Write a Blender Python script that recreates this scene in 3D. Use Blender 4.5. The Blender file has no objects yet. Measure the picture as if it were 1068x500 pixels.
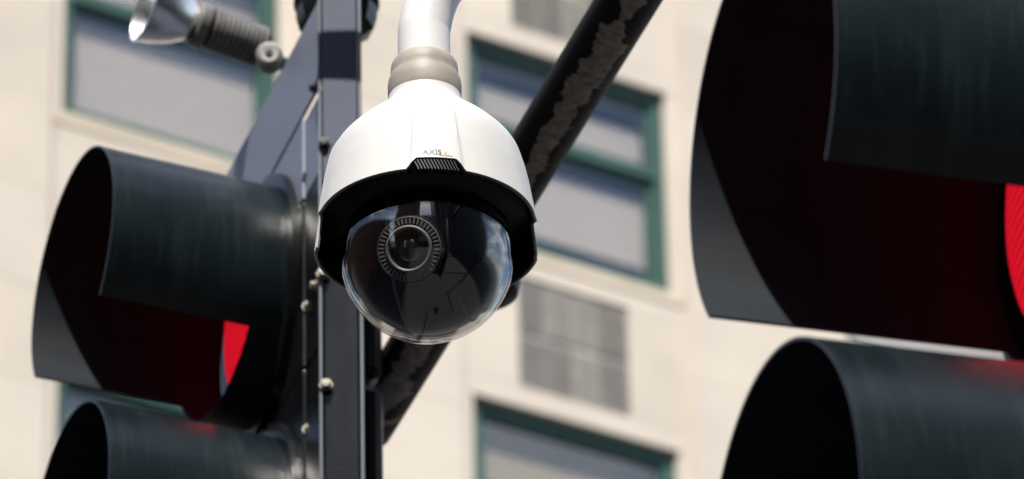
import bpy, bmesh, math, random
from mathutils import Vector, Matrix
random.seed(4)
sc = bpy.context.scene
R = math.radians
# ------------------------------------------------------------------ camera
EL, ROLL, FPX = R(30.0), R(1.3), 6300.0          # pitch up, roll, focal length in photo pixels (1068 wide)
EYE = Vector((0, 0, 1.6))
R0, F, U0 = Vector((1, 0, 0)), Vector((0, math.cos(EL), math.sin(EL))), Vector((0, -math.sin(EL), math.cos(EL)))
RT = math.cos(ROLL)*R0 - math.sin(ROLL)*U0
UP = math.sin(ROLL)*R0 + math.cos(ROLL)*U0
cd = bpy.data.cameras.new('camera'); cam = bpy.data.objects.new('camera', cd); sc.collection.objects.link(cam)
m = Matrix((RT, UP, -F)).transposed().to_4x4(); m.translation = EYE; cam.matrix_world = m
cd.sensor_width = 36.0; cd.lens = FPX/1068*36; cd.clip_end = 2000; cd.clip_start = .1
D_DOME = 5.53
cd.dof.use_dof = True; cd.dof.focus_distance = D_DOME - .07; cd.dof.aperture_fstop = 13.5
sc.camera = cam
def P(px, py, D):
    """world point on the ray through photo pixel (px,py) at depth D"""
    return EYE + D*(F + (px-534)/FPX*RT + (250-py)/FPX*UP)
def PY(px, py, Y):
    d = F + (px-534)/FPX*RT + (250-py)/FPX*UP
    return EYE + d*(Y/d.y)
# ------------------------------------------------------------------ sky and sun
SUN_EL, SUN_AZ = 55.0, -5.0                       # sun behind the camera, a little to the left
w = bpy.data.worlds.new('World'); sc.world = w; w.use_nodes = True
nt = w.node_tree; N, L = nt.nodes, nt.links
bg = N['Background']; bg.inputs[1].default_value = .12
sky = N.new('ShaderNodeTexSky'); sky.sky_type = 'NISHITA'; sky.sun_disc = False
sky.sun_elevation = R(SUN_EL); sky.sun_rotation = R(180-SUN_AZ)
tc = N.new('ShaderNodeTexCoord'); mp = N.new('ShaderNodeMapping'); mp.inputs['Scale'].default_value = (1, 1, 2.2)
no = N.new('ShaderNodeTexNoise'); no.inputs['Scale'].default_value = 4.2; no.inputs['Detail'].default_value = 7
rp = N.new('ShaderNodeValToRGB'); rp.color_ramp.elements[0].position = .5; rp.color_ramp.elements[1].position = .68
mx = N.new('ShaderNodeMixRGB'); mx.inputs[2].default_value = (9, 9.2, 9.6, 1)
L.new(tc.outputs['Generated'], mp.inputs[0]); L.new(mp.outputs[0], no.inputs[0]); L.new(no.outputs[0], rp.inputs[0])
L.new(rp.outputs[0], mx.inputs[0]); L.new(sky.outputs[0], mx.inputs[1]); L.new(mx.outputs[0], bg.inputs[0])
sd = bpy.data.lights.new('sun', 'SUN'); sd.energy = 4.6; sd.angle = R(.5); sd.color = (1, .95, .87)
so = bpy.data.objects.new('sun', sd); sc.collection.objects.link(so)
so.rotation_euler = (R(90-SUN_EL), 0, R(SUN_AZ))   # default points -Z; tilted so light travels to +Y and down
sv = sc.view_settings; sv.view_transform = 'Standard'; sv.look = 'None'; sv.gamma = 1; sv.exposure = .72
sc.render.engine = 'CYCLES'
# ------------------------------------------------------------------ materials
def mat(name, col, rough=.5, metal=0.0, spec=.5, noise=None, bump=None, coat=0.0):
    """noise=(scale xyz, amount, detail) colour variation; bump=(scale, strength)"""
    m = bpy.data.materials.new(name); m.use_nodes = True
    t = m.node_tree; b = t.nodes['Principled BSDF']
    b.inputs['Base Color'].default_value = (*col, 1); b.inputs['Roughness'].default_value = rough
    b.inputs['Metallic'].default_value = metal; b.inputs['Specular IOR Level'].default_value = spec
    b.inputs['Coat Weight'].default_value = coat
    tc = t.nodes.new('ShaderNodeTexCoord')
    if noise:
        mp = t.nodes.new('ShaderNodeMapping'); mp.inputs['Scale'].default_value = noise[0]
        n = t.nodes.new('ShaderNodeTexNoise'); n.inputs['Scale'].default_value = 1; n.inputs['Detail'].default_value = noise[2]
        r = t.nodes.new('ShaderNodeValToRGB')
        a = noise[1]
        r.color_ramp.elements[0].position = .3; r.color_ramp.elements[1].position = .72
        r.color_ramp.elements[0].color = (*[c*(1-a) for c in col], 1); r.color_ramp.elements[1].color = (*[min(1, c*(1+a)) for c in col], 1)
        t.links.new(tc.outputs['Object'], mp.inputs[0]); t.links.new(mp.outputs[0], n.inputs[0])
        t.links.new(n.outputs[0], r.inputs[0]); t.links.new(r.outputs[0], b.inputs['Base Color'])
        mr = t.nodes.new('ShaderNodeMapRange'); mr.inputs[3].default_value = max(.02, rough-.1); mr.inputs[4].default_value = min(1, rough+.12)
        t.links.new(n.outputs[0], mr.inputs[0]); t.links.new(mr.outputs[0], b.inputs['Roughness'])
    if bump:
        n2 = t.nodes.new('ShaderNodeTexNoise'); n2.inputs['Scale'].default_value = bump[0]; n2.inputs['Detail'].default_value = 4
        bp = t.nodes.new('ShaderNodeBump'); bp.inputs['Strength'].default_value = bump[1]; bp.inputs['Distance'].default_value = .001
        t.links.new(tc.outputs['Object'], n2.inputs[0]); t.links.new(n2.outputs[0], bp.inputs['Height']); t.links.new(bp.outputs[0], b.inputs['Normal'])
    return m
M = {}
M['white'] = mat('white_plastic', (.575, .572, .565), .38, noise=((70, 70, 9), .03, 7), bump=(900, .05))
M['arm_white'] = mat('white_painted_metal', (.68, .68, .685), .34, noise=((12, 12, 5), .03, 5))
M['collar'] = mat('tan_sealant_collar', (.30, .27, .235), .55, noise=((60, 60, 60), .13, 5), bump=(700, .1))
M['black'] = mat('black_plastic', (.004, .004, .0045), .5, spec=.3, noise=((40, 40, 40), .35, 5), bump=(1200, .12))
M['gloss_black'] = mat('glossy_black_plastic', (.0025, .0025, .003), .3, spec=.12)
M['ring_grey'] = mat('grey_rubber', (.16, .16, .157), .5)
M['dark_grey'] = mat('dark_grey_plastic', (.12, .12, .12), .3)
M['lensglass'] = mat('camera_lens_glass', (.006, .010, .005), .05, spec=1.0, coat=1)
M['vent'] = mat('vent_plastic', (.014, .014, .015), .5)
M['barrel'] = mat('lens_barrel_metal', (.22, .22, .19), .25, .9)
M['ink'] = mat('logo_ink', (.05, .055, .06), .5)
M['orange'] = mat('logo_orange', (.85, .35, .04), .5)
M['vinside'] = mat('visor_black_inside', (.0105, .0150, .0205), .65, spec=.18, noise=((6, 30, 30), .3, 5))
M['back'] = mat('plate_sky_sheen', (.20, .22, .285), .42, noise=((7, 7, 7), .14, 6), bump=(300, .08))  # pale blue carries the sky reflection in its base colour
M['cover'] = mat('post_sky_sheen', (.085, .10, .14), .62, spec=.2, noise=((9, 9, 9), .18, 6), bump=(300, .08))  # slate blue paints sky sheen onto the post's upper face
M['housing'] = mat('black_signal_housing', (.006, .007, .008), .28, spec=.3, noise=((10, 10, 10), .35, 6), bump=(250, .1))
M['post'] = mat('black_steel_post', (.005, .0062, .008), .22, spec=.3, noise=((14, 14, 4), .4, 6), bump=(220, .12))
M['edge'] = mat('worn_steel_edge', (.075, .085, .10), .42, .2, noise=((30, 30, 6), .35, 5))
M['strip'] = mat('sunlit_strip', (.10, .115, .135), .5, .2, noise=((30, 30, 6), .35, 5))  # lightened to paint the sun catching the post's edges
M['bolt'] = mat('zinc_bolt', (.26, .235, .195), .45, .6, noise=((200, 200, 200), .25, 4))
M['darkbolt'] = mat('black_bolt', (.02, .02, .02), .4)
M['chrome'] = mat('polished_reflector', (.88, .88, .87), .30, 1.0, bump=(60, .2))
M['fin'] = mat('dark_cast_aluminium', (.21, .205, .20), .5, .35, noise=((40, 40, 40), .25, 5))
M['findark'] = mat('black_cast_body', (.025, .024, .022), .5)
M['blue'] = mat('blue_painted_box', (.045, .10, .36), .45, noise=((12, 12, 12), .15, 4))
M['stone'] = mat('beige_limestone', (.56, .497, .425), .85, noise=((.8, .8, 1.1), .09, 8), bump=(14, .35))
M['stone2'] = mat('beige_limestone_pale', (.57, .507, .435), .85, noise=((.8, .8, 1.1), .09, 8), bump=(14, .35))
M['stone3'] = mat('beige_limestone_warm', (.545, .482, .41), .85, noise=((1.1, 1.1, 1.3), .10, 8), bump=(14, .35))
M['sill'] = mat('sill_stone', (.55, .465, .37), .8, noise=((2, 2, 2), .1, 6))
M['joint'] = mat('mortar_backing', (.5, .44, .38), .95)
M['green'] = mat('green_window_frame', (.033, .088, .074), .55, noise=((3, 3, 3), .15, 5))
M['blind'] = mat('grey_blind', (.88, .765, .65), .8)
M['blindtan'] = mat('tan_blind', (.50, .40, .24), .8)
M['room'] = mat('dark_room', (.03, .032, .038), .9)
M['grille'] = mat('grey_louvre_panel', (.27, .25, .23), .6, noise=((6, 6, 6), .1, 4))
M['grille2'] = mat('pale_louvre_panel', (.36, .335, .305), .6, noise=((6, 6, 6), .1, 4))
M['asphalt'] = mat('asphalt', (.036, .036, .038), .9, noise=((3, 3, 3), .25, 8), bump=(60, .5))
M['paving'] = mat('concrete_paving', (.30, .29, .27), .9, noise=((1.5, 1.5, 1.5), .15, 8))
M['kerb'] = mat('granite_kerb', (.33, .32, .31), .8, noise=((9, 9, 9), .2, 6))
M['brick'] = mat('brown_brick', (.17, .085, .06), .85, noise=((2, 2, 5), .25, 6))
M['cream'] = mat('cream_render', (.40, .37, .33), .85, noise=((.8, .8, .8), .12, 6))
M['darkblock'] = mat('dark_grey_facade', (.07, .075, .085), .6, noise=((1, 1, 3), .2, 5))
M['paint'] = mat('road_paint', (.75, .75, .72), .7, noise=((4, 4, 4), .15, 6))

def streaks(m, axis_scale, amt):
    """vertical dirt runs, slightly lighter than the paint, on a material"""
    t = m.node_tree; b = t.nodes['Principled BSDF']
    tc = t.nodes.new('ShaderNodeTexCoord'); mp = t.nodes.new('ShaderNodeMapping'); mp.inputs['Scale'].default_value = axis_scale
    n = t.nodes.new('ShaderNodeTexNoise'); n.inputs['Scale'].default_value = 1; n.inputs['Detail'].default_value = 5; n.inputs['Roughness'].default_value = .65
    r = t.nodes.new('ShaderNodeValToRGB'); r.color_ramp.elements[0].position = .5; r.color_ramp.elements[1].position = .78
    t.links.new(tc.outputs['Object'], mp.inputs[0]); t.links.new(mp.outputs[0], n.inputs[0]); t.links.new(n.outputs[0], r.inputs[0])
    x = t.nodes.new('ShaderNodeMixRGB'); x.inputs[2].default_value = amt
    src = b.inputs['Base Color'].links[0].from_socket
    t.links.new(r.outputs[0], x.inputs[0]); t.links.new(src, x.inputs[1]); t.links.new(x.outputs[0], b.inputs['Base Color'])
M['visor'] = mat('dark_green_black_visor_paint', (.0050, .0100, .0135), .29, spec=.40, noise=((9, 9, 9), .3, 7), bump=(160, .12))
streaks(M['visor'], (110, 14, 9), (.014, .022, .023, 1))

def pipe_material():
    m = mat('peeling_black_pipe', (.015, .0125, .0108), .65, spec=.15, noise=((30, 30, 30), .4, 6))
    t = m.node_tree; b = t.nodes['Principled BSDF']
    tc = t.nodes.new('ShaderNodeTexCoord'); sp = t.nodes.new('ShaderNodeSeparateXYZ')
    n = t.nodes.new('ShaderNodeTexNoise'); n.inputs['Scale'].default_value = 19; n.inputs['Detail'].default_value = 8; n.inputs['Roughness'].default_value = .62
    t.links.new(tc.outputs['Object'], sp.inputs[0]); t.links.new(tc.outputs['Object'], n.inputs[0])
    # local x = along the pipe, y,z = across; the worn strip runs along local +y side
    a = t.nodes.new('ShaderNodeMath'); a.operation = 'MULTIPLY'; a.inputs[1].default_value = 1/.032
    t.links.new(sp.outputs['Z'], a.inputs[0])
    off = t.nodes.new('ShaderNodeMath'); off.operation = 'ADD'; off.inputs[1].default_value = -.18
    t.links.new(a.outputs[0], off.inputs[0])
    ab = t.nodes.new('ShaderNodeMath'); ab.operation = 'ABSOLUTE'; t.links.new(off.outputs[0], ab.inputs[0])
    s = t.nodes.new('ShaderNodeMath'); s.operation = 'MULTIPLY_ADD'; s.inputs[1].default_value = 2.0; s.inputs[2].default_value = -.60
    t.links.new(n.outputs[0], s.inputs[0])
    d = t.nodes.new('ShaderNodeMath'); d.operation = 'LESS_THAN'; t.links.new(ab.outputs[0], d.inputs[0]); t.links.new(s.outputs[0], d.inputs[1])
    ys = t.nodes.new('ShaderNodeMath'); ys.operation = 'GREATER_THAN'; ys.inputs[1].default_value = 0; t.links.new(sp.outputs['Y'], ys.inputs[0])
    mu = t.nodes.new('ShaderNodeMath'); mu.operation = 'MULTIPLY'; t.links.new(d.outputs[0], mu.inputs[0]); t.links.new(ys.outputs[0], mu.inputs[1])
    n2 = t.nodes.new('ShaderNodeTexNoise'); n2.inputs['Scale'].default_value = 90; n2.inputs['Detail'].default_value = 6
    t.links.new(tc.outputs['Object'], n2.inputs[0])
    r2 = t.nodes.new('ShaderNodeValToRGB'); r2.color_ramp.elements[0].position = .3; r2.color_ramp.elements[1].position = .7
    r2.color_ramp.elements[0].color = (.17, .148, .126, 1); r2.color_ramp.elements[1].color = (.40, .355, .31, 1)
    t.links.new(n2.outputs[0], r2.inputs[0])
    x = t.nodes.new('ShaderNodeMixRGB'); src = b.inputs['Base Color'].links[0].from_socket
    t.links.new(mu.outputs[0], x.inputs[0]); t.links.new(src, x.inputs[1]); t.links.new(r2.outputs[0], x.inputs[2]); t.links.new(x.outputs[0], b.inputs['Base Color'])
    return m
M['pipe'] = pipe_material()

def glass_mat(name, ior, base, tint=(1, 1, 1), rough=0.0):
    m = bpy.data.materials.new(name); m.use_nodes = True; t = m.node_tree
    for n in list(t.nodes):
        if n.type != 'OUTPUT_MATERIAL': t.nodes.remove(n)
    out = t.nodes['Material Output']
    tr = t.nodes.new('ShaderNodeBsdfTransparent'); tr.inputs[0].default_value = (*tint, 1)
    gl = t.nodes.new('ShaderNodeBsdfGlossy'); gl.inputs['Roughness'].default_value = rough
    fr = t.nodes.new('ShaderNodeFresnel'); 
    ge = t.nodes.new('ShaderNodeNewGeometry'); mr = t.nodes.new('ShaderNodeMapRange')   # same reflectance from either face of the thin sheet
    mr.inputs[3].default_value = ior; mr.inputs[4].default_value = 1/ior
    t.links.new(ge.outputs['Backfacing'], mr.inputs[0]); t.links.new(mr.outputs[0], fr.inputs[0])
    ad = t.nodes.new('ShaderNodeMath'); ad.operation = 'ADD'; ad.inputs[1].default_value = base; ad.use_clamp = True
    ms = t.nodes.new('ShaderNodeMixShader')
    t.links.new(fr.outputs[0], ad.inputs[0]); t.links.new(ad.outputs[0], ms.inputs[0])
    t.links.new(tr.outputs[0], ms.inputs[1]); t.links.new(gl.outputs[0], ms.inputs[2]); t.links.new(ms.outputs[0], out.inputs[0])
    return m
M['dome'] = glass_mat('clear_dome', 1.6, .045, (.93, .93, .94))
M['pane'] = glass_mat('window_pane', 1.5, .05, (.95, .96, .97))

def lens_mat():
    m = mat('lit_red_lens', (.45, .01, .015), .25, spec=.5)
    t = m.node_tree; b = t.nodes['Principled BSDF']
    b.inputs['Emission Color'].default_value = (1, .010, .030, 1); b.inputs['Emission Strength'].default_value = .42
    tc = t.nodes.new('ShaderNodeTexCoord'); wv = t.nodes.new('ShaderNodeTexWave'); wv.bands_direction = 'Z'; wv.inputs['Scale'].default_value = 36
    bp = t.nodes.new('ShaderNodeBump'); bp.inputs['Strength'].default_value = .5; bp.inputs['Distance'].default_value = .002
    mr = t.nodes.new('ShaderNodeMapRange'); mr.inputs[3].default_value = .22; mr.inputs[4].default_value = .52
    t.links.new(wv.outputs[1], mr.inputs[0]); t.links.new(mr.outputs[0], b.inputs['Emission Strength'])
    t.links.new(tc.outputs['Object'], wv.inputs[0]); t.links.new(wv.outputs[1], bp.inputs['Height']); t.links.new(bp.outputs[0], b.inputs['Normal'])
    return m
M['redlens'] = lens_mat()
M['offlens'] = mat('unlit_amber_lens', (.16, .07, .01), .2)
M['offgreen'] = mat('unlit_green_lens', (.01, .09, .06), .2)

# ------------------------------------------------------------------ mesh helpers
COL = sc.collection
def link(o, parent=None):
    COL.objects.link(o)
    if parent: o.parent = parent
    return o
def obj(name, verts, faces, m, parent=None, smooth=True, sharp=32, loc=None):
    me = bpy.data.meshes.new(name); me.from_pydata([tuple(v) for v in verts], [], faces)
    me.validate()
    bm = bmesh.new(); bm.from_mesh(me); bmesh.ops.recalc_face_normals(bm, faces=bm.faces); bm.to_mesh(me); bm.free()
    if m: me.materials.append(m)
    if smooth:
        for p in me.polygons: p.use_smooth = True
        me.set_sharp_from_angle(angle=R(sharp))
    o = bpy.data.objects.new(name, me); link(o, parent)
    if loc is not None: o.location = loc
    return o
def empty(name, loc, label=None, cat=None, group=None, mw=None):
    o = bpy.data.objects.new(name, None); link(o); o.empty_display_size = .05
    if mw is not None: o.matrix_world = mw
    else: o.location = loc
    tag(o, label, cat, group); return o
def tag(o, label=None, cat=None, group=None, kind=None):
    for k, v in (('label', label), ('category', cat), ('group', group), ('kind', kind)):
        if v: o[k] = v
    return o
class MB:
    def __init__(s): s.v = []; s.f = []
    def add(s, v, f):
        n = len(s.v); s.v += [Vector(x) for x in v]; s.f += [tuple(i+n for i in q) for q in f]; return s
    def box(s, x0, x1, y0, y1, z0, z1, c=0.0):
        """box, optional chamfer c on all edges"""
        if c <= 0:
            v = [(x, y, z) for x in (x0, x1) for y in (y0, y1) for z in (z0, z1)]
            return s.add(v, [(0, 1, 3, 2), (4, 6, 7, 5), (0, 4, 5, 1), (2, 3, 7, 6), (0, 2, 6, 4), (1, 5, 7, 3)])
        bm = bmesh.new(); bmesh.ops.create_cube(bm, size=1)
        for q in bm.verts: q.co = Vector(((x0+x1)/2+q.co.x*(x1-x0), (y0+y1)/2+q.co.y*(y1-y0), (z0+z1)/2+q.co.z*(z1-z0)))
        bmesh.ops.bevel(bm, geom=list(bm.edges), offset=c, segments=2, profile=.5, affect='EDGES')
        bm.verts.index_update(); v = [q.co.copy() for q in bm.verts]; f = [[q.index for q in p.verts] for p in bm.faces]; bm.free()
        return s.add(v, f)
    def lathe(s, prof, seg=64, mtx=None, closed=False):
        """prof: (r, z) list about local z"""
        v = []; f = []; n = len(prof); mtx = mtx or Matrix()
        for i in range(seg):
            a = 2*math.pi*i/seg
            for r, z in prof: v.append(mtx @ Vector((r*math.cos(a), r*math.sin(a), z)))
        for i in range(seg):
            j = (i+1) % seg
            for k in range(n if closed else n-1):
                l = (k+1) % n; f.append((i*n+k, j*n+k, j*n+l, i*n+l))
        return s.add(v, f)
    def tube(s, pts, rad, seg=24, cap=True):
        pts = [Vector(p) for p in pts]; n = len(pts); rad = rad if isinstance(rad, (list, tuple)) else [rad]*n
        v = []; f = []; ref = None
        for i, p in enumerate(pts):
            t = (pts[min(i+1, n-1)] - pts[max(i-1, 0)]).normalized()
            if ref is None: ref = t.orthogonal().normalized()
            ref = (ref - t*ref.dot(t)).normalized(); b = t.cross(ref)
            for k in range(seg):
                a = 2*math.pi*k/seg; v.append(p + rad[i]*(math.cos(a)*ref + math.sin(a)*b))
        for i in range(n-1):
            for k in range(seg):
                k2 = (k+1) % seg; f.append((i*seg+k, i*seg+k2, (i+1)*seg+k2, (i+1)*seg+k))
        if cap: f += [tuple(range(seg)), tuple((n-1)*seg+k for k in range(seg))]
        return s.add(v, f)
    def poly(s, pts, off):
        """extruded polygon: pts (3D, planar), off = thickness vector"""
        n = len(pts); off = Vector(off)
        v = [Vector(p) for p in pts] + [Vector(p)+off for p in pts]
        return s.add(v, [tuple(range(n)), tuple(range(2*n-1, n-1, -1))] + [(i, (i+1) % n, n+(i+1) % n, n+i) for i in range(n)])
    def build(s, name, m, parent=None, smooth=True, sharp=32, loc=None): return obj(name, s.v, s.f, m, parent, smooth, sharp, loc)
def zto(d):
    """matrix whose z axis points along d"""
    return Vector(d).normalized().to_track_quat('Z', 'Y').to_matrix().to_4x4()
def copy_tree(o, parent=None):
    c = o.copy(); link(c); c.parent = parent
    for ch in list(o.children): copy_tree(ch, c)
    return c

# ------------------------------------------------------------------ ground
g = MB(); g.box(-600, 600, -600, 600, -.30, 0); tag(g.build('road', M['asphalt'], smooth=False), kind='structure', label='grey asphalt street')

# ------------------------------------------------------------------ background building
BETA = R(33.0)
S_B = 42.0
BO = P(485, 33, S_B)                                # outer top-left corner of the framed right-hand window
bu = Vector((math.cos(BETA), math.sin(BETA), 0)); bn = Vector((math.sin(BETA), -math.cos(BETA), 0))  # along facade, outward
PITCH, STOREY, WW, WH = 3.155, 2.87, 1.66, 1.63
bmw = Matrix((bu, -bn, Vector((0, 0, 1)))).transposed().to_4x4()
ZB = BO.z - 7*STOREY - 0.0                          # row index 7 is the storey in view
bmw.translation = Vector((BO.x, BO.y, 0))
# local frame: x along the facade to the right, y into the building, z up
bld = empty('apartment_building', None, 'beige limestone apartment building with green framed windows filling the background', 'building', mw=bmw)
def topz(r): return BO.z + r*STOREY
ROWS, COLS = range(-7, 6), range(-4, 6)
X0B, X1B = COLS[0]*PITCH-.9, COLS[-1]*PITCH+WW+.9
ZTOP = topz(ROWS[-1]) + 2.2
# mortar backing with real openings
wb = MB()
for c in list(COLS)+[COLS[-1]+1]:
    x0 = X0B if c == COLS[0] else (c-1)*PITCH+WW
    x1 = X1B if c == COLS[-1]+1 else c*PITCH
    wb.box(x0, x1, .012, .35, 0, ZTOP)
for c in COLS:
    zlo = 0
    for r in ROWS:
        wb.box(c*PITCH, c*PITCH+WW, .012, .35, zlo, topz(r)-WH); zlo = topz(r)
    wb.box(c*PITCH, c*PITCH+WW, .012, .35, zlo, ZTOP)
wb.build('wall', M['joint'], bld, smooth=False)
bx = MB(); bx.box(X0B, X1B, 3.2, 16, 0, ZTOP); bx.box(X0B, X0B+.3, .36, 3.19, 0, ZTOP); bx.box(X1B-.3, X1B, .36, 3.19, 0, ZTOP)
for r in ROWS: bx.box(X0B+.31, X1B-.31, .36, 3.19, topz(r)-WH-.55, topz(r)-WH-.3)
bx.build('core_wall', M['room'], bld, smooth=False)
rf = MB(); rf.box(X0B-.1, X1B+.1, -.02, 16.1, ZTOP+.002, ZTOP+.5); rf.build('parapet', M['stone'], bld, smooth=False)
# stone facing blocks
rest = MB(); bcount = 0
GX0, GW, GH = .375, .905, .86                       # louvre panel under each window
def block(x0, x1, z0, z1, near, pr=0.0):
    global bcount
    j = .001; d = random.uniform(0, .001)
    mm = [M['stone'], M['stone2'], M['stone3']][random.choice((0, 0, 1, 1, 2))]
    if near:
        b = MB(); b.box(x0+j, x1-j, -.02-d-pr, .010, z0+j, z1-j, .0015); bcount += 1
        b.build('stone_block', mm, bld, smooth=False)
    else: rest.box(x0+j, x1-j, -.02-d-pr, .010, z0+j, z1-j)
for r in ROWS:
    zt = topz(r); zb = zt - STOREY
    for c in list(COLS)+[COLS[-1]+1]:
        near = -2 <= r <= 2 and -1 <= c <= 3
        x0 = X0B if c == COLS[0] else (c-1)*PITCH+WW+.10
        x1 = X1B if c == COLS[-1]+1 else c*PITCH-.10
        for k in range(4):
            a, b = zt-.15-STOREY*k/4, zt-.15-STOREY*(k+1)/4
            if a <= 0: continue
            b = max(b, 0.02)
            mid = x0+(x1-x0)*(.62 if k % 2 else .38)
            block(x0, mid, b, a, near, .045); block(mid, x1, b, a, near, .045)
    for c in COLS:
        near = -2 <= r <= 2 and -1 <= c <= 2
        x0, x1 = c*PITCH-.10, c*PITCH+WW+.10
        s1 = zt-WH-.10                               # underside of sill
        gt, gb = s1-.12, s1-.12-GH
        nb = zt-STOREY                                # head of the window below
        if nb < .3: nb = .02
        block(x0, x1, gt, s1, near)
        block(x0, x0+GX0+.10, gb, gt, near); block(x0+GX0+.10+GW, x1, gb, gt, near)
        block(x0, x1, nb, gb, near)
        block(x0, c*PITCH, nb+0, zt-.001, False) if False else None
        # jamb slips beside the window
        rest.box(x0+.003, c*PITCH-.004, -.018, .011, s1+.10, zt); rest.box(c*PITCH+WW+.004, x1-.003, -.018, .011, s1+.10, zt)
ro = rest.build('stone_facing', M['stone2'], bld, smooth=False); ro['kind'] = 'stuff'
# windows (shared meshes)
def wmesh(fn, name, m):
    b = MB(); fn(b); o = b.build(name, m, None, smooth=False); me = o.data; bpy.data.objects.remove(o); return me
FW = .075; RAIL = .38*WH
def f_frame(b):
    b.box(.002, FW, .10, .20, -WH+.002, -.002); b.box(WW-FW, WW-.002, .10, .20, -WH+.002, -.002)
    b.box(FW, WW-FW, .10, .20, -.085, -.002); b.box(FW, WW-FW, .10, .20, -WH+.002, -WH+.09)
def f_up(b):   # upper sash
    b.box(FW, WW-FW, .125, .17, -.125, -.085); b.box(FW, FW+.05, .125, .17, -RAIL, -.125); b.box(WW-FW-.05, WW-FW, .125, .17, -RAIL, -.125)
    b.box(FW, WW-FW, .11, .17, -RAIL-.075, -RAIL)
def f_low(b):
    b.box(FW, WW-FW, .15, .195, -RAIL-.125, -RAIL-.075); b.box(FW, FW+.05, .15, .195, -WH+.09, -RAIL-.125); b.box(WW-FW-.05, WW-FW, .15, .195, -WH+.09, -RAIL-.125)
def f_pane_u(b): b.box(FW+.05, WW-FW-.05, .146, .150, -RAIL, -.125)
def f_pane_l(b): b.box(FW+.05, WW-FW-.05, .170, .174, -WH+.09, -RAIL-.125)
def f_sill(b): b.box(-.085, WW+.085, .035, .17, -WH-.098, -WH-.002, .008)
me_fr, me_u, me_l = wmesh(f_frame, 'window_frame', M['green']), wmesh(f_up, 'sash', M['green']), wmesh(f_low, 'sash', M['green'])
me_pu, me_pl, me_s = wmesh(f_pane_u, 'pane', M['pane']), wmesh(f_pane_l, 'pane', M['pane']), wmesh(f_sill, 'sill', M['sill'])
def slats(z1, z0):
    def fn(b):
        z = z1
        while z > z0:
            b.add([(FW+.03, .232, z), (WW-FW-.03, .232, z), (WW-FW-.03, .215, z-.034), (FW+.03, .215, z-.034)], [(0, 1, 2, 3)]); z -= .03
    return fn
bl_full_u = wmesh(slats(-.16, -RAIL+.04), 'blind', M['blind'])
bl_up = wmesh(slats(-.28, -RAIL+.02), 'blind', M['blind'])
bl_low = wmesh(slats(-RAIL-.22, -WH+.27), 'blind', M['blind'])
bl_lowfull = wmesh(slats(-RAIL-.15, -WH+.05), 'blind', M['blind'])
bl_tan = wmesh(slats(-.29, -WH+.05), 'blind', M['blindtan'])
# louvre panel: frame + dark/pale leaves
def g_leaf(w0, w1, h0, h1):
    def fn(b):
        b.box(w0, w1, .0, .02, h0, h1)
        z = h0+.02
        while z < h1-.02:
            b.add([(w0+.01, -.012, z), (w1-.01, -.012, z), (w1-.01, -.001, z+.022), (w0+.01, -.001, z+.022)], [(0, 1, 2, 3)]); z += .03
    return fn
leaves = []
for i, (a, b_) in enumerate(((0, .25), (.25, .5), (.5, .72), (.72, 1))):
    for jx, (h0, h1) in enumerate(((-1, -.5), (-.5, 0))):
        pale = (i == 1 and jx == 1) or (i == 2 and jx == 0) or (i == 2 and jx == 1)
        leaves.append((wmesh(g_leaf(a*GW+.004, b_*GW-.004, h0*GH+.004, h1*GH-.004), 'louvre', M['grille2'] if pale else M['grille'])))
rngB = random.Random(11)
def mk(me, name, parent, loc=None):
    o = bpy.data.objects.new(name, me); link(o, parent)
    if loc: o.location = loc
    return o
for r in ROWS:
    if topz(r)-WH < .6: continue
    for c in COLS:
        loc = (c*PITCH, -.065, topz(r))
        wo = mk(me_fr, 'window', bld, loc)
        mk(me_u, 'sash', wo); mk(me_l, 'sash', wo); mk(me_pu, 'pane', wo); mk(me_pl, 'pane', wo); mk(me_s, 'sill', wo)
        if (r, c) == (0, 0): mk(bl_up, 'blind', wo); mk(bl_low, 'blind', wo)
        elif (r, c) == (-1, 0): mk(bl_tan, 'blind', wo)
        elif (r, c) == (0, -1): mk(bl_full_u, 'blind', wo); mk(bl_lowfull, 'blind', wo)
        else:
            q = rngB.random()
            if q < .4: mk(bl_full_u, 'blind', wo); mk(bl_lowfull, 'blind', wo)
            elif q < .7: mk(bl_up, 'blind', wo)
            elif q < .85: mk(bl_tan, 'blind', wo)
        if -2 <= r <= 2 and -2 <= c <= 3:
            gl = (c*PITCH+GX0, .0, topz(r)-WH-.22)
            for me in leaves: mk(me, 'louvre', bld, gl)

# ------------------------------------------------------------------ buildings across the street (seen mirrored in the dome)
def tower(x0, x1, y0, y1, h, m, label, name):
    t = empty(name, (0, 0, 0), label, 'building')
    b = MB(); b.box(x0, x1, y0, y1, 0, h); b.build('wall', m, t, smooth=False)
    b = MB(); b.box(x0-.3, x1+.3, y0-.3, y1+.3, h+.002, h+.8); b.build('cornice', M['cream'], t, smooth=False)
    def fn(q): q.box(0, 1.3, -.01, .06, 0, 1.9)
    me = wmesh(fn, 'window', M['gloss_black'])
    z = 4.0
    while z < h-3:
        n = max(2, int((x1-x0)/3.2))
        for i in range(n):
            o = mk(me, 'window', t, (x0+(x1-x0)*(i+.5)/n-.65, y1+.01, z))
        z += 3.6
    return t
tower(-22, -6.2, -38, -20, 58, M['brick'], 'tall brown brick tower mirrored on the left side of the camera dome', 'brick_building')
tower(-5.4, 4.2, -40, -24, 19, M['cream'], 'low pale building mirrored near the top middle of the camera dome', 'low_building')
tower(-34, -15, -9, 24, 14, M['brick'], 'brown brick building along the street mirrored at the left edge of the camera dome', 'brick_building')
tower(17, 32, -17, 3, 34, M['darkblock'], 'dark block along the street mirrored near the right edge of the camera dome', 'office_block')
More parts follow.
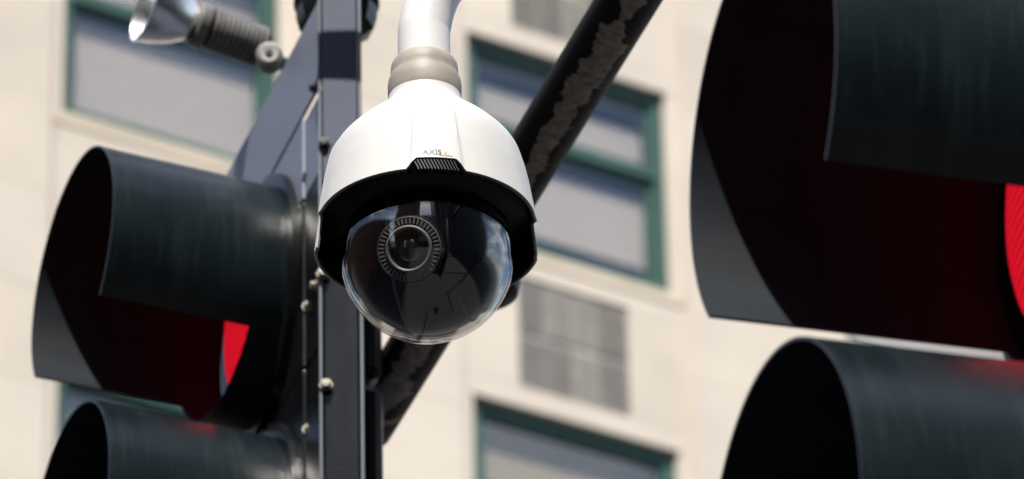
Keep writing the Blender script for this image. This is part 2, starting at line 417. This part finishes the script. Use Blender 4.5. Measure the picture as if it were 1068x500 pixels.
tower(5, 33, -36, -18, 62, M['darkblock'], 'dark grey office block mirrored on the right side of the camera dome', 'office_block')

# ------------------------------------------------------------------ traffic signals
VR, VL, PIT = .150, .245, .352                      # visor radius, length, section pitch
HD = .10
def visor_mesh(gap_deg=50, asym=7, L_=VL, r0=VR):
    """tunnel visor along -x with a slot at the bottom; thin sheet with real thickness"""
    th = .0022; na, nx = 72, 10
    a0 = R(-90+gap_deg+asym); a1 = R(270-gap_deg)
    outer = []; faces = []; inner = []
    for i in range(na+1):
        a = a0+(a1-a0)*i/na
        for k in range(nx+1):
            x = -L_*k/nx
            rr = r0 + .003*(k/nx)
            outer.append(Vector((x, rr*math.cos(a), rr*math.sin(a))))
            inner.append(Vector((x, (rr-th)*math.cos(a), (rr-th)*math.sin(a))))
    m_ = nx+1
    return outer, inner, na, nx
def build_visor(name, parent, loc, tilt, gap=50, L_=VL, yaw=5, asym=7, LR=.056):
    o_, i_, na, nx = visor_mesh(gap, asym, L_); m_ = nx+1; n = len(o_)
    v = o_+i_; f = []; mi = []
    def q(a, b, c, d, k): f.append((a, b, c, d)); mi.append(k)
    for i in range(na):
        for k in range(nx):
            q(i*m_+k, (i+1)*m_+k, (i+1)*m_+k+1, i*m_+k+1, 0)
            q(n+i*m_+k, n+i*m_+k+1, n+(i+1)*m_+k+1, n+(i+1)*m_+k, 1)
        q(i*m_+nx, (i+1)*m_+nx, n+(i+1)*m_+nx, n+i*m_+nx, 2)
    for k in range(nx):
        q(k, k+1, n+k+1, n+k, 2); q(na*m_+k, na*m_+k+1, n+na*m_+k+1, n+na*m_+k, 2)
    me = bpy.data.meshes.new(name); me.from_pydata([tuple(x) for x in v], [], f)
    for k in ('visor', 'vinside', 'edge'): me.materials.append(M[k])
    for p, k in zip(me.polygons, mi): p.material_index = k; p.use_smooth = True
    me.set_sharp_from_angle(angle=R(40))
    o = bpy.data.objects.new(name, me); link(o, parent); o.location = loc; o.rotation_euler = (0, R(tilt), R(yaw))
    # flange tabs that screw the visor to the door
    b = MB(); th = .0022; na2 = 30; g0 = R(270-gap); g1 = R(270+gap+asym); vs = []; fs = []
    for i in range(na2+1):
        a = g0+(g1-g0)*i/na2
        for x, rr in ((0, VR), (-LR, VR+.0006), (-LR, VR+.0006-th), (0, VR-th)): vs.append((x, rr*math.cos(a), rr*math.sin(a)))
    for i in range(na2):
        for k in range(4): fs.append((i*4+k, (i+1)*4+k, (i+1)*4+(k+1) % 4, i*4+(k+1) % 4))
    fs += [(0, 1, 2, 3), tuple(na2*4+k for k in range(4))]
    obj('base_ring', vs, fs, M['vinside'], o)
    for a in (20, 90, 160):
        c_, s_ = math.cos(R(a)), math.sin(R(a))
        b = MB(); b.lathe([(0.0003, .007), (.006, .006), (.008, .002), (.008, 0)], 12, Matrix.Translation((-.008, (VR+.012)*c_, (VR+.012)*s_)) @ zto((-1, 0, 0)))
        b.build('visor_screw', M['darkbolt' if a > 100 else 'bolt'], o)
    return o
def signal(base, alpha, label, tilts, nsec=3, PIT=.352, yaw=5, asym=7, LR=.056, backplate=True, lensm=('redlens', 'offlens', 'offgreen'), group='traffic signal heads'):
    """base = centre of the top section's visor base; local x points to the back of the head"""
    mw = Matrix.Rotation(alpha, 4, 'Z'); mw.translation = base
    t = empty('traffic_signal', None, label, 'traffic light', group, mw)
    W = .172
    for k in range(nsec):
        z = -k*PIT
        b = MB()   # housing section: box with rounded back, tapering
        b.box(.012, HD, -W, W, z-W+.004, z+W-.004, .012)
        h = b.build('housing', M['housing'], t, smooth=False)
        split = k == 0 and backplate
        b = MB(); b.box(-.002, .0115, -W-.003, W+.003, z-W, z+(.055 if split else W), .003); dr = b.build('door', M['housing'], t, smooth=False)
        if split:
            b = MB(); b.box(-.002, .0115, -W-.003, W+.003, z+.058, z+W, .003); b.build('door_top_sheen', M['back'], t, smooth=False)  # sky reflection painted as a bluer upper part of the door
        b = MB(); b.lathe([(VR+.004, 0), (VR+.018, 0), (VR+.018, .010), (VR+.004, .012), (VR-.021, .008), (VR-.021, 0)], 72, Matrix.Translation((-.0025, 0, z)) @ zto((-1, 0, 0)), True)
        b.build('visor_flange', M['housing'], dr)
        b = MB(); b.lathe([(.131, -.002)] + [(.128*math.cos(R(x)), .004+.030*math.sin(R(x))) for x in range(0, 90, 9)] + [(.0005, .034)], 64, zto((-1, 0, 0)))
        ln = b.build('lens', M[lensm[k]], t, loc=(-.003, 0, z))
        vz = build_visor('visor', t, (-.004, 0, z), tilts[k], yaw=yaw, asym=asym, LR=LR)
        # latch screws on the near edge of the door
        for zz in (.09, -.09):
            b = MB(); b.lathe([(.0003, .011), (.004, .0108), (.0050, .009), (.0050, .002), (.0075, .0018), (.0075, 0)], 8, Matrix.Translation((.004, -W-.003, z+zz)) @ zto((-.2, -1, 0)))
            
            b.build('latch_screw', M['darkbolt' if k == 0 and zz > 0 else 'bolt'], dr)
    if backplate:
        V, T = .262, .127
        x0, x1 = -.001, .003
        ztop = W+T
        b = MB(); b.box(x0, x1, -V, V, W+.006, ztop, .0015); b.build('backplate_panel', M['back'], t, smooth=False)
        for k in range(nsec):
            z = -k*PIT
            for s in (-1, 1):
                y = sorted((s*(W+.0065), s*V)); zs = [(z-PIT/2+.004, z+PIT/2-.006, 'housing')] if k else [(z-PIT/2+.004, z+.055, 'housing'), (z+.058, z+PIT/2-.006, 'back')]  # blue above, black below: reflection painted into the top side panels
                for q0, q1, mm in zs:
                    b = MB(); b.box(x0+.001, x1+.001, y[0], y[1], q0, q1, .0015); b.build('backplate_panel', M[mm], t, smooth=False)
        zb = -(nsec-1)*PIT-W
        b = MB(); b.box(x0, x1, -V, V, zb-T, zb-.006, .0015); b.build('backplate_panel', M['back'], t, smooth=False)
        for zz in (W+.012, -.09, -PIT-.08):
            b = MB(); b.lathe([(.0003, .007), (.0045, .0068), (.0052, .005), (.0052, .0012), (.0078, .001), (.0078, 0)], 6, Matrix.Translation((x0, -V+.035, zz)) @ zto((-1, 0, 0))); b.build('plate_screw', M['darkbolt' if zz > 0 else 'bolt'], t)
    return t
ALPHA = R(18.0)
LB = P(277, 324, 7.37)
sigL = signal(LB, ALPHA, 'left traffic signal with backplate and lit red lens, further away, beside the white dome camera', (2.0, 1.0, 0), PIT=.346)
RB = P(1139, 175, 4.28)
sigR = signal(RB, ALPHA, 'large near traffic signal cut off by the right edge, with lit red lens', (-0.5, -2.0, 0), backplate=False, PIT=.339, yaw=0, asym=4, LR=.02)

# post carrying the left signal
PY0 = LB.y - .245
pc = PY(355.5, 250, PY0)
post = empty('signal_post', (pc.x, pc.y, 0), 'black square steel post between the left signal and the dome camera', 'post')
HW = .0215
b = MB(); b.box(-HW, HW, -.005, .055, 0, 6.4, .003); b.build('shaft', M['post'], post, smooth=False)
for s in (-1, 1):
    b = MB(); x = sorted((s*HW, s*(HW+.004))); b.box(x[0]+.0005*s, x[1]+.0005*s, -.008, .0, .02, 6.38, .001); b.build('sunlit_edge', M['strip'], post, smooth=False)  # pale strips stand in for sun glinting on the post's corners
zt = lambda py: PY(358, py, PY0).z
b = MB(); b.box(-HW+.001, HW-.001, -.009, -.0055, zt(192), zt(-60), .001); b.build('sheen_cover', M['cover'], post, smooth=False)  # added face whose blue paints reflected sky on the upper post
zb_ = (zt(40)+zt(88))/2 + .25*1.43                      # unseen bar added above the frame to cast the post's dark band
b = MB(); b.poly([(-.055, -.262, zb_-.024), (.10, -.262, zb_-.036), (.10, -.262, zb_+.026), (-.055, -.262, zb_+.026)], (0, .012, 0)); b.build('shadow_bar', M['housing'], post, smooth=False)
b = MB(); b.tube([(.075, -.249, zb_), (.075, .02, zb_), (.028, .02, zb_)], .010, 14); b.build('shadow_bar_bracket', M['housing'], post)  # holds the added shadow-casting bar
b = MB(); b.box(-.12, .12, -.10, .14, .0, .02, .004); b.build('base_plate', M['post'], post)
for px, py, mm in ((338, 150, 'darkbolt'), (340, 402, 'bolt'), (337, 286, 'bolt')):
    q = PY(px, py, PY0-.01)
    b = MB(); b.lathe([(.0003, .008), (.0050, .0078), (.0058, .006), (.0058, .0015), (.0085, .0013), (.0085, 0)], 6, Matrix.Translation(q-Vector((pc.x, pc.y, 0))) @ zto((0, -1, 0))); b.build('bolt', M[mm], post)
# brackets that tie the signal to the post
br = MB()
for k in (0, 1, 2):
    z = LB.z - k*PIT - .05
    a = Vector((pc.x-.01, pc.y+.05, z)) - Vector((pc.x, pc.y, 0)); e = LB + Vector((math.cos(ALPHA)*.05+math.sin(ALPHA)*.17, math.sin(ALPHA)*.05-math.cos(ALPHA)*.165, -k*PIT-.05)) - Vector((pc.x, pc.y, 0))
    bb = MB(); bb.tube([a, e], .016, 14); bb.build('bracket_arm', M['housing'], post)

# post carrying the right signal (outside the frame)
rp_ = RB + Vector((math.cos(ALPHA)*1.5, math.sin(ALPHA)*1.5, 0))
rpost = empty('signal_post', (rp_.x, rp_.y, 0), 'steel post behind the near right signal, outside the picture edge', 'post')
b = MB(); b.tube([(0, 0, 0), (0, 0, RB.z+.45)], .057, 24); b.build('shaft', M['post'], rpost)
b = MB(); b.lathe([(.16, 0), (.16, .02), (.07, .06), (.058, .06)], 24); b.build('base_plate', M['post'], rpost)
for k in (0, 2):
    e = RB + Vector((math.cos(ALPHA)*(HD-.01), math.sin(ALPHA)*(HD-.01), -k*PIT)) - Vector((rp_.x, rp_.y, 0))
    b = MB(); b.tube([e, (0, 0, e.z)], .02, 16); b.build('bracket_arm', M['housing'], rpost)

# ------------------------------------------------------------------ mast arm
MA_T = (656, 0)   # runs from the post towards the camera and to the right
A0 = P(378, 452, 7.40)
def pix(q):
    d = q-EYE; return 534+FPX*d.dot(RT)/d.dot(F), 250-FPX*d.dot(UP)/d.dot(F)
def arm_miss(deg):
    u = Vector((math.sin(R(deg)), -math.cos(R(deg)), 0)); lo, hi = 0, 3
    for _ in range(40):
        md = (lo+hi)/2; lo, hi = (md, hi) if pix(A0+u*md)[1] > MA_T[1] else (lo, md)
    return abs(pix(A0+u*lo)[0]-MA_T[0])
mdeg = min((x*.1 for x in range(50, 350)), key=arm_miss)
ma = Vector((math.sin(R(mdeg)), -math.cos(R(mdeg)), 0)); print('mast arm angle', mdeg)
LEN = 3.4
amw = Matrix.Identity(4)
xax = ma; yax = (-F).cross(xax).normalized()         # y axis: side turned to the viewer from below
yv = (-F - xax*(-F).dot(xax)).normalized(); zv = xax.cross(yv)
amw = Matrix((xax, yv, zv)).transposed().to_4x4(); amw.translation = A0
arm = empty('mast_arm', None, 'dark pipe arm with peeling paint running up behind the dome camera', 'pipe', mw=amw)
b = MB(); b.tube([(.02+x*(LEN-.02)/40, 0, 0) for x in range(41)], [.0325]*41, 40); b.build('pipe', M['pipe'], arm)
b = MB(); b.lathe([(.034, -.02), (.042, -.02), (.042, .02), (.034, .02)], 32, Matrix.Translation((1.9, 0, 0)) @ zto((1, 0, 0)), True); b.build('clamp_band', M['housing'], arm)
tb = armto_ = amw.inverted() @ P(500, 280, 7.0)
b = MB(); b.lathe([(.0005, -.045), (.030, -.043), (.044, -.034), (.047, -.02), (.047, .03), (.035, .042), (.0005, .045)], 24, Matrix.Translation(tb) @ zto(amw.to_3x3().inverted() @ Vector((0, 0, 1)))); b.build('terminal_box', M['black'], arm)
armto = lambda q: amw.inverted() @ q

# ------------------------------------------------------------------ dome camera
DC = P(445, 233, D_DOME); YAW = R(6.5)                 # front turned a little to the right
dmw = Matrix.Rotation(YAW, 4, 'Z') @ Matrix.Rotation(R(-90), 4, 'Z'); dmw.translation = DC
# local: +x = front of the housing, z up; millimetres via mm()
mmf = .001
dome = empty('dome_camera', None, 'white dome security camera with clear dome hanging from a white arm', 'camera', mw=dmw)
PROF = [(-40, 104.8), (0, 100), (40, 93.8), (60, 89.6), (70, 86.6), (78, 82.4), (86, 76), (98, 64.5), (108, 53), (114, 45.5), (118.5, 39.5), (123, 36), (129, 34), (142, 33)]
def rprof(z):
    for (z0, r0), (z1, r1) in zip(PROF, PROF[1:]):
        if z <= z1: 
            t = (z-z0)/(z1-z0); return r0+(r1-r0)*t
    return PROF[-1][1]
def smooth_prof(z): return (rprof(z-3)+2*rprof(z)+rprof(z+3))/4
def sstep(a, b, x):
    t = max(0, min(1, (x-a)/(b-a))); return t*t*(3-2*t)
def zlow(ph):
    a = abs(ph)
    if a < 10.5: return 11.0
    if a < 16: return 11.0*(1-(a-10.5)/5.5)
    if a < 88: return 0.0
    if a < 91: return -28*(a-88)/3
    return -28.0
def rad(ph, z):
    a = abs(ph); r = smooth_prof(z)
    up = sstep(118, 100, z)
    r += 1.8*up*(1-sstep(13.0, 15.0, a + .028*max(0, z)))          # raised centre panel
    r += -1.6*sstep(84, 87.5, a)*(1-sstep(93, 97, a))*sstep(92, 84, z)*1.0   # side facet
    r += 1.2*sstep(78, 84, a)*(1-sstep(84, 86, a))*sstep(92, 84, z)
    return r
def dpt(ph, z, dr=0.0):
    r = (rad(ph, z)+dr)*mmf; return Vector((r*math.cos(R(ph)), r*math.sin(R(ph)), z*mmf))
phis = sorted(set([x*1.5-180 for x in range(240)] + [-91, -88, -16, -10.5, 10.5, 16, 88, 91, -13.8, 13.8, -13, 13, -15, 15, -84, 84, -86, 86, -87.5, 87.5]))
def shell(dr, zoff, ztop):
    v = []; f = []; NR = 44
    for ph in phis:
        zl = zlow(ph)+zoff
        for k in range(NR+1):
            t = k/NR; z = zl+(ztop-zl)*t
            v.append(dpt(ph, z, dr))
    n = len(phis); m_ = NR+1
    for i in range(n):
        j = (i+1) % n
        for k in range(NR): f.append((i*m_+k, j*m_+k, j*m_+k+1, i*m_+k+1))
    return v, f, m_, n
v1, f1, m1, n1 = shell(0, 0, 142)
v2, f2, _, _ = shell(-3.0, 0.0, 118)
# white outer shell with a lip turned in at the lower edge
lip = []; vv = list(v1); base = len(vv)
for ph in phis: vv.append(dpt(ph, zlow(ph)-.2, -1.2)); 
for ph in phis: vv.append(dpt(ph, zlow(ph)+.3, -2.8))
ff = list(f1)
for i in range(n1):
    j = (i+1) % n1
    ff.append((i*m1, j*m1, base+j, base+i)); ff.append((base+i, base+j, base+n1+j, base+n1+i))
sh = obj('housing', vv, ff, M['white'], dome, True, 28)
obj('inner_liner', v2, f2, M['black'], dome, True, 30)
# grey seal line under the lip
b = MB(); vs = []; fs = []
for ph in phis: vs += [dpt(ph, zlow(ph)-.9, -1.6), dpt(ph, zlow(ph)-.9, -3.2), dpt(ph, zlow(ph)+1.2, -3.2), dpt(ph, zlow(ph)+.0, -1.6)]
for i in range(n1):
    j = (i+1) % n1
    for k in range(4): fs.append((i*4+k, j*4+k, j*4+(k+1) % 4, i*4+(k+1) % 4))
obj('edge_seal', vs, fs, M['dark_grey'], dome)
b = MB(); b.lathe([(x*mmf, z*mmf) for x, z in ((96.6, 8), (95, 5), (91, 1), (85, -3.5), (79, -6.4), (76, -7.6), (74.8, -7.4), (74.2, -5.5), (74, 6), (96, 14))], 128, closed=True)
bez = b.build('bezel', M['black'], dome)
# vent: dark slot with fins under the front notch
b = MB()
for k in range(13):
    a = R(-10.5+21*k/12); c_, s_ = math.cos(a), math.sin(a)
    mtx = Matrix.Rotation(a, 4, 'Z') @ Matrix.Translation((.0955, 0, .0045)) @ Matrix.Rotation(R(24), 4, 'X')
    q = MB(); q.box(-.0035, .0035, -.0006, .0006, -.0055, .0055); b.add([mtx @ x for x in q.v], q.f)
vt = b.build('vent_fins', M['vent'], dome, smooth=False); vt['kind'] = 'stuff'
b = MB(); vs = []; fs = []
for k in range(25):
    a = R(-15.5+31*k/24); vs += [(.0925*math.cos(a), .0925*math.sin(a), -.002), (.0925*math.cos(a), .0925*math.sin(a), .014)]
for k in range(24): fs.append((2*k, 2*k+2, 2*k+3, 2*k+1))
obj('vent_recess', vs, fs, M['black'], dome)
# clear dome: cylinder + hemisphere, thin real wall
ZC = -36.0; RD = 79.5
def domeprof(r, zt):
    a0 = math.degrees(math.asin((zt-ZC)/r)); p = [(r*math.cos(R(-a0+(90+a0)*k/40)), ZC-r*math.sin(R(-a0+(90+a0)*k/40))) for k in range(40)] + [(.02, ZC-r)]
    return [(max(x, .02)*mmf, z*mmf) for x, z in p]
b = MB(); b.lathe(domeprof(RD, -4), 128); dm = b.build('clear_dome', M['dome'], dome, sharp=60)
b = MB(); b.lathe(domeprof(RD-2.6, -4), 128); b.build('inner_face', M['dome'], dm, sharp=60)
# camera block inside
toC = (dmw.to_3x3().inverted() @ (-F)).normalized()     # towards the viewer, in housing coordinates
ctr = Vector((0, 0, ZC*mmf))
rl = (dmw.to_3x3().inverted() @ RT).normalized(); ul = (dmw.to_3x3().inverted() @ UP).normalized()
ldir = (toC + (-.215)*rl + .11*ul).normalized()
b = MB(); b.lathe([(.0005, -.0712)] + [(.0712*math.cos(R(a)), .0712*math.sin(R(a))) for a in range(-87, 88, 6)] + [(.0005, .0712)], 64, Matrix.Translation(ctr))
b.lathe([(.062, .032), (.062, .060), (.066, .060), (.066, .064)], 64, Matrix.Translation(ctr))
ball = b.build('camera_ball', M['gloss_black'], dome, sharp=50)
# yoke: two flat cheeks either side of the ball with a seam
side = ldir.cross(Vector((0, 0, 1))).normalized()
for off, mm in ((.020, 'dark_grey'), (-.034, 'black')):
    rr = math.sqrt(.0712**2-off**2)
    bb = MB(); bb.lathe([(rr-.003, -.0016), (rr+.0008, -.0012), (rr+.0012, 0), (rr+.0008, .0012), (rr-.003, .0016)], 90, Matrix.Translation(ctr + side*off) @ zto(side))
    bb.build('yoke_seam', M[mm], dome, sharp=40)
LM = Matrix.Translation(ctr + ldir*.0084) @ zto(ldir)
b = MB(); b.lathe([(.031, .044), (.031, .0615), (.0302, .0630), (.0290, .0635), (.0205, .0625), (.0205, .05)], 72, LM); lr = b.build('lens_bezel', M['black'], dome)
b = MB()
for k in range(44):
    q = MB(); q.box(.0232, .0283, -.00075, .00075, .0625, .0650); mt = LM @ Matrix.Rotation(2*math.pi*k/44, 4, 'Z'); b.add([mt @ x for x in q.v], q.f)
rb = b.build('rib_ring', M['ring_grey'], lr, smooth=False); rb['kind'] = 'stuff'
b = MB(); b.lathe([(.0285, .0640), (.0290, .0652), (.0295, .0640)], 72, LM); b.build('rim_line', M['ring_grey'], lr)
b = MB(); b.lathe([(.0218, .0630), (.0215, .0668), (.0200, .0676), (.0185, .0665), (.0178, .060), (.0170, .056)], 72, LM); b.build('lens_ring', M['ring_grey'], lr)
b = MB(); b.lathe([(.0172, .0600), (.0158, .0625), (.0149, .0595), (.0140, .0610), (.0128, .0570)], 64, LM); b.build('lens_barrel', M['barrel'], lr)
b = MB(); b.lathe([(.0128, .0580)] + [(.0128*math.cos(R(a)), .0580+.0088*math.sin(R(a))) for a in range(8, 88, 8)] + [(.0001, .0668)], 48, LM); b.build('lens_glass', M['lensglass'], lr)
# collar and gooseneck
b = MB(); b.lathe([(x*mmf, z*mmf) for x, z in ((30, 126), (33.0, 131), (34.2, 137), (34.4, 146), (33.6, 152), (32.0, 155.5), (31.2, 158), (31.5, 162), (31.0, 168), (29.0, 172), (26.5, 174.5), (24, 175))], 96); b.build('collar', M['collar'], dome)
inv = dmw.inverted()
n0 = Vector((0, 0, .170)); pth = []
wx = (inv.to_3x3() @ Vector((1, 0, 0))); wy = (inv.to_3x3() @ Vector((0, 1, 0)))
# meets the mast arm: point on the arm axis at the dome's depth
tA = (A0.y - (DC.y+.02))/(-ma.y); hit = inv @ (A0 + ma*tA)
P0, P1, P2, P3 = n0, Vector((0, 0, .33)) - wx*.015, Vector((0, 0, .30)) + wx*.16, hit
P1 = Vector((0, 0, .245)) - wx*.004
pts = []
key = [n0, n0+Vector((0, 0, .03)), Vector((0, 0, .212))+wx*.001, Vector((0, 0, .235))+wx*.006, Vector((0, 0, .258))+wx*.016, Vector((0, 0, .290))+wx*.042, Vector((0, 0, .36))+wx*.130, Vector((0, 0, .46))+wx*.25, hit*.75+Vector((0, 0, .12))+wx*.05, hit]
def cr(p0, p1, p2, p3, t):
    return .5*((2*p1)+(p2-p0)*t+(2*p0-5*p1+4*p2-p3)*t*t+(3*p1-p0-3*p2+p3)*t**3)
kk = [key[0]]+key+[key[-1]]
for i in range(1, len(kk)-2):
    for s in range(8): pts.append(cr(kk[i-1], kk[i], kk[i+1], kk[i+2], s/8))
pts.append(key[-1])
b = MB(); b.tube(pts, [.0245]*len(pts), 40); b.build('hanging_arm', M['arm_white'], dome, sharp=60)
# logo lettering pressed onto the shell
def text_on_shell(body, size, ph0, z0, m, name, spacing=1.08):
    cu = bpy.data.curves.new('t', 'FONT'); cu.body = body; cu.size = size; cu.space_character = spacing; cu.offset = size*.035
    to = bpy.data.objects.new('t', cu); COL.objects.link(to); bpy.context.view_layer.update()
    me = bpy.data.meshes.new_from_object(to.evaluated_get(bpy.context.evaluated_depsgraph_get()))
    bpy.data.objects.remove(to)
    bm = bmesh.new(); bm.from_mesh(me); bmesh.ops.triangulate(bm, faces=bm.faces); bmesh.ops.subdivide_edges(bm, edges=bm.edges, cuts=1)
    for q in bm.verts:
        ph = ph0 + math.degrees(q.co.x*1000/97); q.co = dpt(ph, z0+q.co.y*1000, .25)
    bm.to_mesh(me); bm.free(); me.materials.append(m)
    o = bpy.data.objects.new(name, me); link(o, dome); return o
text_on_shell('AXIS', .0080, -7.2, 14.0, M['ink'], 'logo_lettering', 1.02)
vs = [dpt(3.4+a*.8, z, .3) for a, z in ((0, 14.6), (2.6, 16.4), (2.6, 14.6), (.9, 16.6), (2.2, 18.0), (2.9, 16.6), (3.1, 14.4), (4.2, 14.4), (3.1, 16))]
obj('logo_mark', vs, [(0, 2, 1), (3, 5, 4), (6, 7, 8)], M['orange'], dome, False)
text_on_shell('COMMUNICATIONS', .0013, 1.6, 12.6, M['ink'], 'logo_small_lettering', 1.0)

# ------------------------------------------------------------------ floodlight, top left
fc = PY(240, 38, LB.y+.02)
fax = (-RT*1.0 + UP*.36 + F*(-.32)).normalized()         # lamp looks to the left and a little towards the viewer
fmw = zto(fax); fmw.translation = fc
fl = empty('floodlight', None, 'chrome and dark finned floodlight at top left in front of the building', 'floodlight', mw=fmw)
b = MB(); b.lathe([(.020, -.050), (.0245, -.045), (.0245, .034), (.020, .036), (.0005, .036)], 40); b.lathe([(.0005, -.05), (.020, -.05)], 40); b.build('body', M['findark'], fl)
for k in range(11):
    bb = MB(); z = -.042+k*.0066; bb.lathe([(.0245, z), (.0272, z+.0004), (.0272, z+.0042), (.0245, z+.0046)], 40); bb.build('cooling_fin', M['fin'], fl)
b = MB(); b.lathe([(.024, .034), (.030, .036), (.030, .048), (.026, .050), (.022, .050)], 40); b.build('front_band', M['fin'], fl)
b = MB(); b.lathe([(.022, .0505), (.027, .058), (.036, .074), (.043, .094), (.0465, .112), (.0485, .113), (.0485, .116), (.0460, .1165), (.0445, .112), (.041, .094), (.034, .074), (.024, .060), (.0005, .056)], 56); b.build('reflector', M['chrome'], fl)
# knuckle joint and stem to the backplate
kj = fmw.inverted() @ PY(281, 60, LB.y+.02); ke = fmw.inverted() @ PY(318, 78, LB.y+.06)
b = MB(); b.tube([(0, 0, -.048), kj*.8+Vector((0, 0, -.01)), kj], .011, 16); b.build('stem', M['findark'], fl)
kn = fmw.to_3x3().inverted() @ (-F+UP*.5)
b = MB(); b.lathe([(.0005, .012), (.006, .012), (.012, .0125), (.0165, .010), (.0175, .004), (.0175, -.012), (.0005, -.013)], 28, Matrix.Translation(kj) @ zto(kn)); kno = b.build('knuckle', M['fin'], fl)
b = MB(); b.lathe([(.0005, .0145), (.004, .0145), (.005, .0125)], 12, Matrix.Translation(kj) @ zto(kn)); b.build('pivot_bolt', M['darkbolt'], kno)
b = MB(); b.tube([kj, ke], .009, 14); b.build('mount_arm', M['findark'], fl)

# ------------------------------------------------------------------ small fittings on the post
# dark rounded hood behind the top of the post
hc = PY(351, 6, PY0+.12)
hood = empty('junction_hood', (hc.x, hc.y, hc.z), 'dark rounded fitting behind the post at the top edge', 'fitting')
b = MB(); b.lathe([(.0005, .07), (.030, .068), (.044, .058), (.050, .040), (.050, -.018), (.046, -.034), (.030, -.046), (.0005, -.048)], 10, None); b.build('shell', M['housing'], hood, sharp=20)
b = MB(); b.lathe([(.0508, .012), (.053, .012), (.053, .0), (.0508, .0)], 40, None, True); b.build('rim', M['edge'], hood)
# blue box low on the post
q0, q1 = PY(384, 438, PY0+.14), PY(398, 452, PY0+.14)
bxm = empty('blue_box', (q0.x, q0.y, q0.z-.2), 'small blue painted box behind the post at the bottom edge', 'box')
b = MB(); b.poly([(-.05, 0, .19), (q0.x-q0.x-.004, 0, .197), (q1.x-q0.x-.001, 0, q1.z-q0.z+.2), (q1.x-q0.x, 0, -.05), (-.05, 0, -.05)], (0, .08, 0)); b.build('shell', M['blue'], bxm, smooth=False)
b = MB(); b.box(-.048, q1.x-q0.x-.002, -.004, -.001, -.048, .10, .001); b.build('cover', M['blue'], bxm, smooth=False)
print('blocks', bcount)
